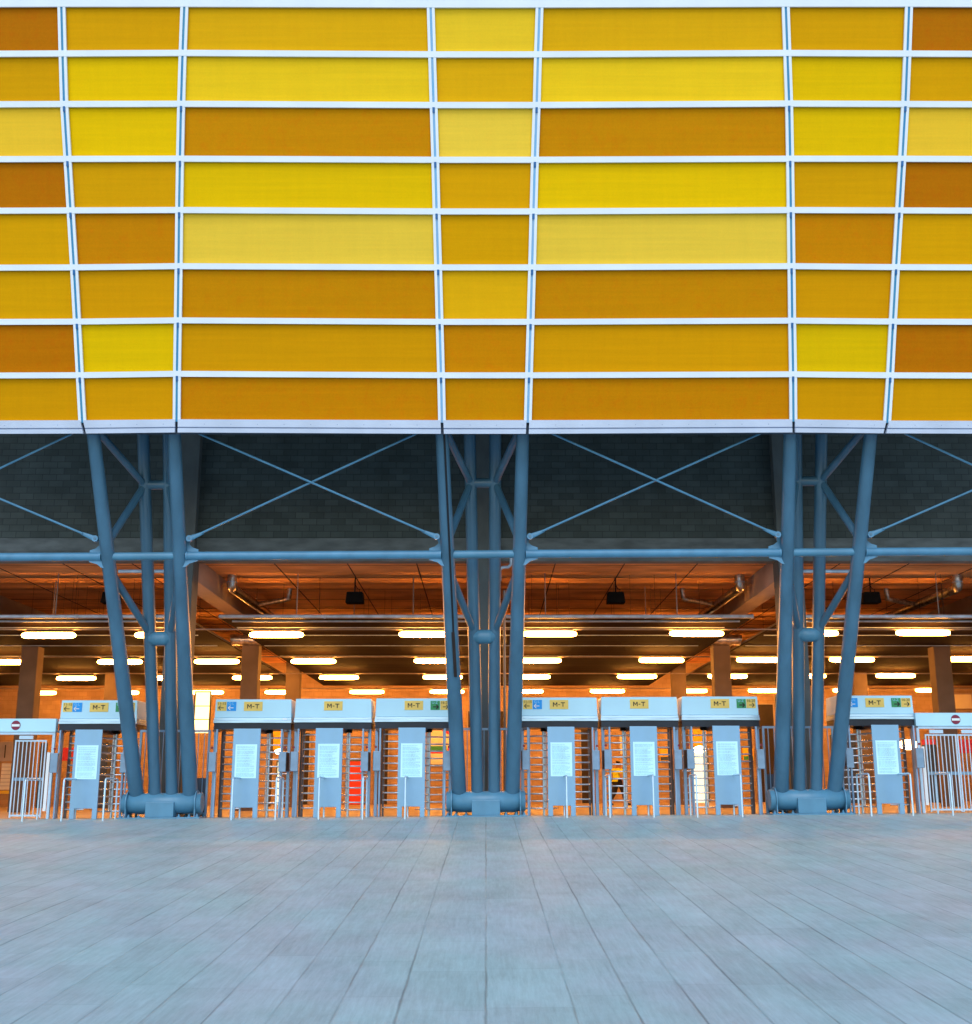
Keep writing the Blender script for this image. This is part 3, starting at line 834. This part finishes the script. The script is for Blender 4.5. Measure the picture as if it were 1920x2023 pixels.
# five fingers on each hand
for hx, hy, hz, dx in ((.0, -.275, .88, 0), (.33, .20, 1.02, 1)):
    mb = MB()
    for f in range(4):
        o_ = (f - 1.5) * .018
        if dx: mb.path([(hx, hy + o_, hz), (hx + .05, hy + o_, hz - .01), (hx + .075 - .006 * abs(f - 1), hy + o_, hz - .03)], [.009, .008, .006], 8)
        else: mb.path([(hx + o_, hy, hz), (hx + o_ + .005, hy, hz - .05), (hx + o_ + .015, hy, hz - .08 + .005 * abs(f - 1))], [.009, .008, .006], 8)
    mb.path([(hx, hy, hz), (hx + .03, hy + .03, hz - .02), (hx + .05, hy + .035, hz - .035)], [.011, .01, .007], 8)
    mb.build('fingers', M['skin'], per)

# ------------------------------------------------------------------ column clusters
YD = 27.9                          # drum axis
def pc(u, v, Y):                   # point for the middle cluster, relative to its base (0, YD, 0)
    p = at(u, v, Y); return Vector((p.x, p.y - YD, p.z))
ctop = YB + 0.42
OB = pc(1013, 1566, YD); OT = pc(1040, 850, ctop)
def up(a, b, z):                   # point on line a-b at height z
    return a + (b - a) * ((z - a.z) / (b.z - a.z))
def mir(p): return Vector((-p.x, p.y, p.z))
IB = pc(976.5, 1563, YD); IN = pc(984, 954, 26.0)
def otube(z): return up(OB, OT, z)
def itube(z): return up(IB, IN, z)
def oz(v):                          # height at which the outer column is seen at photo row v
    z = 5.0
    for _ in range(12):
        z = at(1000, v, YD + otube(z).y).z
    return z
clus = empty('column_cluster', (0, YD, 0), 'x', 'steel columns', 'blue steel column clusters carrying the facade')
for s in (-1, 1):
    f = (lambda p: p) if s > 0 else mir
    MB().tube(f(otube(OB.z - .15)), f(otube(9.2)), .172, .132, 24).build('outer_column', M['steel'], clus)
    MB().tube(f(itube(IB.z - .15)), f(itube(10.0)), .140, .135, 24).build('inner_column', M['steel'], clus)
    # weld collars
    mb = MB()
    for z in (1.0, 5.62):
        a = f(otube(z)); b_ = f(otube(z + .012)); mb.tube(a, b_, .176 - .0045 * z, n=24)
    mb.build('weld_ring', M['steel'], clus)
    n_up, n_lo = itube(IN.z), itube(pc(981, 1250, 27.0).z)
    o_mid = otube(oz(1071)); o_low = otube(oz(1122)); o_hi = otube(OT.z + .15)
    for a, b_ in ((n_up, o_mid), (n_up, o_hi), (o_low, n_lo)):
        MB().tube(f(a), f(b_), .082, n=18).build('diagonal_brace', M['steel'], clus)
n_up, n_lo = itube(IN.z), itube(pc(981, 1259, 27.0).z)
MB().tube(mir(n_up), n_up, .115, n=18).build('upper_link', M['steel'], clus)
a = Vector(n_lo); mb = MB()
mb.path([(-a.x * 1.05, a.y - .03, a.z), (-a.x * .85, a.y - .045, a.z), (-a.x * .6, a.y - .05, a.z), (-a.x * .45, a.y - .05, a.z), (a.x * .45, a.y - .05, a.z), (a.x * .6, a.y - .05, a.z), (a.x * .85, a.y - .045, a.z), (a.x * 1.05, a.y - .03, a.z)],
        [.09, .125, .155, .16, .16, .155, .125, .09], 24)
mb.build('lower_link', M['steel_lt'], clus)
zb = oz(1095)
a = otube(zb)
MB().tube(mir(a), a, .088, n=18).build('cross_tube', M['steel_lt'], clus)
# drum, flanges, saddle
zr = 0.335
mb = MB()
mb.path([(-.9, 0, zr), (-.895, 0, zr), (.895, 0, zr), (.9, 0, zr)], [.21, .225, .225, .21], 32)
mb.build('drum', M['steel_lt'], clus, bevel=0)
for s in (-1, 1):
    mb = MB(); x0 = s * .78
    mb.tube((x0 - .012, 0, zr), (x0 + .012, 0, zr), .285, n=32)
    mb.box(x0 - .012, x0 + .012, -.255, .255, .03, .3)
    mb.build('end_plate', M['steel_lt'], clus)
MB().box(-.32, .32, -.30, .30, .028, .36).build('saddle', M['steel_lt'], clus, bevel=.012)
MB().box(-.93, .93, -.38, .38, -.02, .028).build('base_plate', M['steel_lt'], clus, bevel=.008)
for s in (-1, 1):
    for xx in (.45, .68, .86):
        for yy in (-.31, .31):
            mb = MB(); mb.tube((s * xx, yy, .028), (s * xx, yy, .06), .035, n=6); mb.tube((s * xx, yy, .06), (s * xx, yy, .095), .016, n=8)
            mb.build('anchor_bolt', M['rod'], clus)
# gusset plates with clevis holes, both sides
for s in (-1, 1):
    zc = zb
    q = otube(zc)
    base = Vector((s * (q.x + .10), q.y, 0))
    pts = [(0, zc + .41), (.10, zc + .41), (.12, zc + .34), (.10, zc + .25), (.18, zc + .18), (.30, zc + .14), (.30, zc + .085), (0, zc + .085)]
    MB().prism([(base.x + s * x, base.y - .012, z) for x, z in pts], (0, .024, 0)).build('gusset', M['rod'], clus)
    pts = [(-.02, zc - .085), (.30, zc - .085), (.30, zc - .115), (.12, zc - .17), (.04, zc - .24), (-.06, zc - .26)]
    MB().prism([(base.x + s * x, base.y - .012, z) for x, z in pts], (0, .024, 0)).build('gusset', M['rod'], clus)
CL = [clus, copy_tree(clus), copy_tree(clus)]
CL[0]['label'] = 'middle cluster of blue steel tube columns on a drum base, with a black cable'
CL[1]['label'] = 'left cluster of blue steel tube columns on a drum base'
CL[2]['label'] = 'right cluster of blue steel tube columns on a drum base'
LEAN = R(-0.55)
for o, x in zip(CL, (0, -PITCH, PITCH)):
    o.location = (x, YD, gz(x)); o.rotation_euler = (0, LEAN, 0)
# black cable and its cover on the middle cluster's left column
zt = 8.0
mb = MB()
def oc(z, dx=0.02, dy=-0.155):
    p = mir(otube(z)); return Vector((p.x + dx, p.y + dy, z))
mb.path([oc(z, .05, -.178) for z in (8.2, 7, 6, 5, 4.2, 3.95)], .02, 8)
for z in (7.3, 6.5, 5.6, 4.8, 4.25):
    mb.tube(oc(z, .05, -.178), oc(z + .03, .05, -.178), .022, n=8)
mb.build('cable', M['cable'], CL[0])
mb = MB()
for z0, z1 in ((3.02, 3.95),):
    p, q = oc(z0, .05, -.20), oc(z1, .04, -.195)
    mb.hexa([p + Vector((-.035, -.03, 0)), p + Vector((.035, -.03, 0)), p + Vector((.035, .03, 0)), p + Vector((-.035, .03, 0))],
            [q + Vector((-.035, -.03, 0)), q + Vector((.035, -.03, 0)), q + Vector((.035, .03, 0)), q + Vector((-.035, .03, 0))])
mb.build('cable_cover', M['brown_duct'], CL[0], bevel=.01)

# tie beams and rod bracing between clusters
def W(cx, s, z):                    # outer column centre in the world
    q = otube(z); p = Matrix.Rotation(LEAN, 3, 'Y') @ Vector((s * q.x, q.y, z)); return Vector((cx + p.x, YD + p.y, p.z + gz(cx)))
bays = [(-2 * PITCH, -PITCH, 'far left'), (-PITCH, 0, 'left middle'), (0, PITCH, 'right middle'), (PITCH, 2 * PITCH, 'far right')]
for c0, c1, nm in bays:
    a = W(c0, 1, zb) + Vector((.14, 0, 0)); b_ = W(c1, -1, zb) - Vector((.14, 0, 0))
    t = empty('tie_beam', (a + b_) / 2, f'blue horizontal tube beam across the {nm} bay', 'beam', 'blue horizontal tube beams')
    l_ = (b_ - a) / 2
    MB().tube(-l_, l_, .092, n=20).build('tube', M['rod'], t)
    for s in (-1, 1):
        MB().tube(l_ * s, l_ * s * .985, .104, n=20).build('end_collar', M['rod'], t)
    for s in (-1, 1):               # two rods of the cross
        lo_c, hi_c = (c0, c1) if s > 0 else (c1, c0)
        lo = W(lo_c, s, zb + .35) + Vector((s * .22, s * .025, 0))
        hi = W(hi_c, -s, OT.z + .15) + Vector((-s * .05, s * .025, 0))
        t = empty('brace_rod', lo, f'thin blue rod rising to the {"right" if s > 0 else "left"} across the {nm} bay', 'rod', 'thin blue diagonal rods')
        d = hi - lo; dn = d.normalized()
        MB().tube(dn * .30, d, .024, n=10).build('rod', M['rod'], t)
        mb = MB(); mb.path([dn * 0.0, dn * .1, dn * .30, dn * .34], [.062, .055, .034, .03], 12)
        mb.v = [(x, y * .45, z) for x, y, z in mb.v]
        mb.tube((0, -.045, 0), (0, .045, 0), .068, n=18)
        mb.build('clevis', M['rod'], t)
        MB().tube((0, -.056, 0), (0, -.044, 0), .03, n=12).build('pin', M['steel'], t)

# ------------------------------------------------------------------ turnstiles
YH = 28.15                          # header face
GROUP_T = 'full height turnstiles in a row'
def arrow(m_, parent, x, y, z, s, w_=.10, name='arrow', th=.006):
    """thin arrow pointing left (s=-1) or right (s=1)"""
    mb = MB()
    L = w_
    mb.prism([(x - s * L / 2, y, z - th), (x + s * L * .42, y, z - th), (x + s * L * .42, y, z + th), (x - s * L / 2, y, z + th)][::s], (0, -.003, 0))
    for q in (-1, 1):
        a = Vector((x + s * L / 2, y - .0005, z)); b_ = Vector((x + s * L * .08, y - .0005, z + q * L * .40))
        d = (b_ - a).normalized(); nrm = Vector((-d.z, 0, d.x)) * th
        mb.prism([a - nrm, b_ - nrm, b_ + nrm, a + nrm], (0, -.003, 0))
    return mb.build(name, m_, parent)

def tile(t, x, m_, txt, s, tm, am, th=.008):
    zc, yf = 2.525, -.003
    o = MB().box(x - .108, x + .108, -.012, yf + .001, zc - .105, zc + .105).build('sign_plate', m_, t)
    lettering('lettering', txt, .085, (x - .01 if len(txt) < 4 else x, -.0135, zc + .062), tm, o, .0)
    arrow(am, o, x + s * .015, -.0125, zc - .035, s, .125, th=th)

def mt_letters(parent):
    mb = MB(); y = -.0125; zb_, zt_ = 2.475, 2.575; d = (0, -.003, 0); t_ = .020
    def q(*p): mb.prism([(x, y, z) for x, z in p], d)
    x0, x1 = -.142, -.038; xm = (x0 + x1) / 2
    q((x0, zb_), (x0 + t_, zb_), (x0 + t_, zt_), (x0, zt_)); q((x1 - t_, zb_), (x1, zb_), (x1, zt_), (x1 - t_, zt_))
    y -= .0004
    q((x0 + .002, zt_), (x0 + t_ + .004, zt_), (xm + .006, zb_ + .035), (xm, zb_ + .022), (xm - .006, zb_ + .03))
    y -= .0004
    q((x1 - .002, zt_), (x1 - t_ - .004, zt_), (xm - .006, zb_ + .035), (xm, zb_ + .022), (xm + .006, zb_ + .03))
    y = -.0125
    q((-.018, 2.512), (.026, 2.512), (.026, 2.529), (-.018, 2.529))
    q((.045, zt_ - .019), (.140, zt_ - .019), (.140, zt_), (.045, zt_)); q((.083, zb_), (.103, zb_), (.103, zt_ - .0192), (.083, zt_ - .0192))
    mb.build('lettering', M['sblack'], parent)

def turnstile(cx, s, left=False, right=False, label=''):
    t = empty('turnstile', (cx, YH, gz(cx)), label, 'turnstile', GROUP_T)
    # header
    mb = MB()
    mb.hexa([(-.90, 0, 2.26), (.90, 0, 2.26), (.90, .9, 2.26), (-.90, .9, 2.26)], [(-.885, .0, 2.69), (.885, .0, 2.69), (.885, .9, 2.69), (-.885, .9, 2.69)])
    mb.build('header', M['thead'], t, bevel=.012)
    mb = MB()
    mb.box(-.912, .912, -.045, .93, 2.14, 2.20); mb.box(-.905, .905, -.030, .92, 2.203, 2.256)
    mb.build('trim', M['trim'], t, bevel=.005)
    mb = MB(); mb.box(-.90, .90, -.01, .90, 1.99, 2.137)
    for x in (-.3, -.18, .12, .3): mb.box(x - .02, x + .02, .0, .88, 1.96, 1.988)
    mb.build('soffit', M['soffit'], t)
    if abs(cx + 5.45) < .01:
        MB().box(.70, .80, -.034, -.031, 2.215, 2.245).build('sticker', M['swhite'], t)
    # signs
    o = MB().box(-.217, .217, -.012, -.002, 2.42, 2.63).build('sign_plate', M['yel'], t)
    mt_letters(o)
    if left:
        tile(t, -.735, M['yel'], '11-15', -1, M['sblack'], M['sblack'])
        tile(t, -.508, M['sblue'], 'G-L', -1, M['spale'], M['swhite'])
    if right:
        tile(t, .500, M['sgreen'], 'U-Z', 1, M['spale'], M['sblack'], .013)
        tile(t, .728, M['yel'], '16-20', 1, M['sblack'], M['sblack'])
    # front plate with its notice
    yp = -.60
    mb = MB()
    mb.box(-.31, .31, yp, yp + .045, .23, 1.98)
    mb.box(-.31, -.20, yp, yp + .045, 0, .2295); mb.box(.20, .31, yp, yp + .045, 0, .2295)
    p = mb.build('front_plate', M['plate'], t, bevel=.004)
    MB().box(-.30, .30, yp + .05, .3, 1.90, 1.975).build('plate_arm', M['soffit'], t)
    n_ = MB().box(-.245, .245, yp - .006, yp - .001, .875, 1.63).build('notice', M['paper'], p)
    mb = MB(); rng = random.Random(int(cx * 100)); z = 1.575
    while z > .90:
        x = -.205; end = rng.choice((.2, .19, .14, .2, .09, .17))
        while x < end:
            w_ = rng.uniform(.02, .07); mb.box(x, min(x + w_, end), yp - .0075, yp - .0062, z - .0045, z + .0045); x += w_ + .008
        z -= rng.choice((.019, .019, .019, .030))
    mb.build('print', M['ink'], n_)
    # posts
    for q in (-1, 1):
        mb = MB(); mb.box(q * .86 - .035, q * .86 + .035, .04, .16, 0, 2.06)
        mb.build('frame_post', M['tpost'], t, bevel=.004)
        mb = MB(); mb.box(q * .745 - .02, q * .745 + .02, -.34, -.26, 0.0, 1.98)
        mb.build('guard_post', M['tpost'], t, bevel=.004)
        MB().box(min(q * .745, q * .86), max(q * .745, q * .86), -.30, .06, 1.93, 1.97).build('tie_bar', M['barpost'], t)
        b_ = MB().box(q * .80 - .085, q * .80 + .085, -.46, -.345, 1.02, 1.46).build('card_reader', M['box'], t, bevel=.01)
        MB().box(min(q * .80 + q * .086, q * .80 + q * .094), max(q * .80 + q * .086, q * .80 + q * .094), -.45, -.02, 1.03, 1.45).build('reader_side', M['boxside'], b_)
        MB().tube((q * .84, -.33, 1.56), (q * .84, -.355, 1.56), .028, n=14).build('indicator', M['reddot'], t)
    # fixed comb on the side away from the rotor
    mb = MB(); q = -s
    for k in range(11):
        z = .20 + k * .167
        a, b_ = q * .26, q * .70
        mb.path([(a, .22, z), (b_ - q * .05, .22, z), (b_, .25, z), (b_ + q * .01, .34, z)], .0185, 8)
    mb.build('barrier_bar', M['bar'], t)
    mb = MB()
    for x, y in ((.71, .30), (.80, .52)): mb.box(q * x - .024, q * x + .024, y, y + .05, 0, 1.98)
    mb.build('barrier_post', M['barpost'], t)
    q = s
    MB().box(q * .70 - .018, q * .70 + .018, .09, .12, 0, 1.98).build('barrier_post', M['tpost'], t)
    # rotor: a post with three arms of bars
    r = MB().tube((s * .36, .30, 0), (s * .36, .30, 1.95), .03, n=12).build('rotor', M['rail'], t)
    MB().box(s * .36 - .06, s * .36 + .06, .22, .38, 1.92, 2.05).build('rotor_cap', M['black'], r)
    a0 = R(10) if s > 0 else R(170)
    for k in range(3):
        an = a0 + k * R(120); dx, dy = math.cos(an), math.sin(an)
        mb = MB()
        for i in range(11):
            z = .16 + i * .165
            mb.tube((s * .36, .30, z), (s * .36 + dx * .52, .30 + dy * .52, z), .0185, n=8)
        if k: mb.tube((s * .36 + dx * .10, .30 + dy * .10, .14), (s * .36 + dx * .10, .30 + dy * .10, 1.9), .016, n=8)
        mb.build('rotor_arm', M['bar'], r)
    return t

turnstile(-9.06, 1, True, True, 'leftmost turnstile, beside the left no entry gate, with four direction tiles')
turnstile(-5.45, 1, True, False, 'turnstile just right of the left column cluster, direction tiles at its left')
turnstile(-3.575, 1, False, False, 'middle turnstile of the left group of three, only one sign')
turnstile(-1.69, 1, False, True, 'turnstile just left of the middle column cluster, green tile at its right')
turnstile(1.71, -1, True, False, 'turnstile just right of the middle column cluster, blue tile at its left')
turnstile(3.59, -1, False, False, 'middle turnstile of the right group of three, only one sign')
turnstile(5.48, -1, False, True, 'turnstile just left of the right column cluster, green tile at its right')
turnstile(9.11, -1, True, True, 'rightmost turnstile, beside the right no entry gate, with four direction tiles')

# guide rails (inverted U hoops standing in front)
def hoop_mesh():
    mb = MB(); h = .905; L = .88; r = .05
    pts = [(0, 0, -.06), (0, 0, h - .06), (0, .015, h - .015), (0, .06, h), (0, L - .06, h), (0, L - .015, h - .015), (0, L, h - .06), (0, L, -.02)]
    mb.path(pts, .0215, 12)
    return mb
hoops = [(-10.12, 'in front of the left no entry gate'), (-9.27, 'left one at the leftmost turnstile'), (-8.36, 'right one at the leftmost turnstile'),
         (-5.56, 'at the plate of the turnstile right of the left columns'), (-4.60, 'between the first and second turnstiles of the left group'),
         (-3.66, 'at the plate of the middle turnstile of the left group'), (-2.70, 'between the second and third turnstiles of the left group'),
         (-1.77, 'at the plate of the turnstile left of the middle columns'), (1.77, 'at the plate of the turnstile right of the middle columns'),
         (2.71, 'between the first and second turnstiles of the right group'), (3.67, 'at the plate of the middle turnstile of the right group'),
         (4.62, 'between the second and third turnstiles of the right group'), (5.60, 'at the plate of the turnstile left of the right columns'),
         (8.42, 'left one at the rightmost turnstile'), (9.33, 'right one at the rightmost turnstile'), (10.2, 'in front of the right no entry gate')]
h0 = None
for x, lb in hoops:
    if h0 is None:
        h0 = hoop_mesh().build('guide_rail', M['rail']); o = h0
    else:
        o = h0.copy(); C.objects.link(o)
    o.location = (x, 26.78, gz(x, 26.78))
    tag(o, 'steel hoop guide rail, ' + lb, 'guide rail', 'steel hoop guide rails')

# infill fences beside the columns
def infill(x0, x1, label, panel):
    cx = (x0 + x1) / 2; w_ = (x1 - x0) / 2
    t = empty('infill_fence', (cx, 28.3, gz(cx)), label, 'fence', 'narrow barred fences behind the column clusters')
    mb = MB()
    mb.box(-w_, -w_ + .05, -.02, .03, 0, 2.0); mb.box(w_ - .05, w_, -.02, .03, 0, 2.0)
    mb.box(-w_ + .0502, w_ - .0502, -.02, .03, 1.95, 2.0); mb.box(-w_ + .0502, w_ - .0502, -.02, .03, .08, .12)
    mb.build('frame', M['tpost'], t)
    n = max(2, int(2 * w_ / .13))
    mb = MB()
    for k in range(1, n):
        x = -w_ + 2 * w_ * k / n
        mb.box(x - .009, x + .009, -.005, .015, .12, 1.95)
    mb.build('bars', M['tpost'], t)
    if panel:
        MB().box(panel[0] - cx, panel[1] - cx, .05, .09, .04, .90).build('lower_panel', M['slate'], t)
infill(-8.1, -6.45, 'barred fence behind the left column cluster', (-6.95, -6.5))
infill(-.70, .74, 'barred fence behind the middle column cluster', None)
infill(6.47, 8.14, 'barred fence behind the right column cluster', (6.52, 7.0))

# gates
def gate(s, label):
    x_in, x_mid, x_out = s * 10.0, s * 10.98, s * 12.6
    t = empty('no_entry_gate', (s * 11.2, 28.1, gz(s * 11.2)), label, 'gate', 'white barred no entry gates')
    ox = s * 11.2
    def bx(mb, xa, xb, *r): mb.box(min(xa, xb) - ox, max(xa, xb) - ox, *r); return mb
    bx(MB(), x_in, x_out, -.06, .10, 1.965, 2.27).build('header', M['thead'], t, bevel=.008)
    bx(MB(), x_in + s * .01, x_in + s * .07, -.03, .04, 0, 1.963).build('frame_post', M['gatew'], t)
    bx(MB(), x_out - s * .07, x_out - s * .01, -.03, .04, 0, 1.963).build('frame_post', M['gatew'], t)
    bx(MB(), x_in + s * .072, x_out - s * .072, -.03, .03, 1.905, 1.961).build('frame_top', M['gatew'], t)
    # leaves
    def leaf(xa, xb, ang):
        hx = xb - ox if ang else (xa + xb) / 2 - ox
        e = bpy.data.objects.new('leaf', None); C.objects.link(e); e.parent = t; e.location = (hx, 0, 0); e.rotation_euler = (0, 0, ang)
        lo, hi = min(xa, xb) - ox - hx, max(xa, xb) - ox - hx
        mb = MB()
        mb.box(lo, lo + .03, -.015, .015, .03, 1.78); mb.box(hi - .03, hi, -.015, .015, .03, 1.78)
        mb.box(lo + .0302, hi - .0302, -.015, .015, 1.745, 1.78); mb.box(lo + .0302, hi - .0302, -.015, .015, .06, .10)
        n = 8
        for k in range(1, n):
            x = lo + (hi - lo) * k / n
            mb.box(x - .009, x + .009, -.009, .009, .10, 1.745)
        mb.build('bars', M['gatew'], e)
        mb = MB(); mb.box(lo + .03, hi - .03, .01, .03, .86, .93); mb.build('lock_rail', M['box'], e)
        MB().box(lo + .1, lo + .42, -.05, -.017, 1.80, 1.88).build('door_closer', M['gatew'], e)
    leaf(x_in + s * .2, x_in + s * .93, 0)
    if s > 0: leaf(x_in + s * .945, x_in + s * 1.68, 0)
    else: leaf(x_in + s * 1.45, x_in + s * 2.2, R(75))
    # white side strip, dark box
    MB().box(x_in + s * .13 - ox - .035, x_in + s * .13 - ox + .035, -.02, .01, .18, 1.5).build('side_strip', M['swhite'], t)
    # no entry sign
    sx = s * 10.93 - ox
    o = MB().tube((sx, -.072, 2.115), (sx, -.062, 2.115), .108, n=36).build('sign', M['nored'], t)
    MB().box(sx - .093, sx + .093, -.078, -.073, 2.088, 2.142).build('sign_bar', M['swhite'], o)
gate(-1, 'white barred gate with a no entry sign at the left edge')
gate(1, 'white barred gate with a no entry sign at the right edge')

bpy.context.view_layer.update()
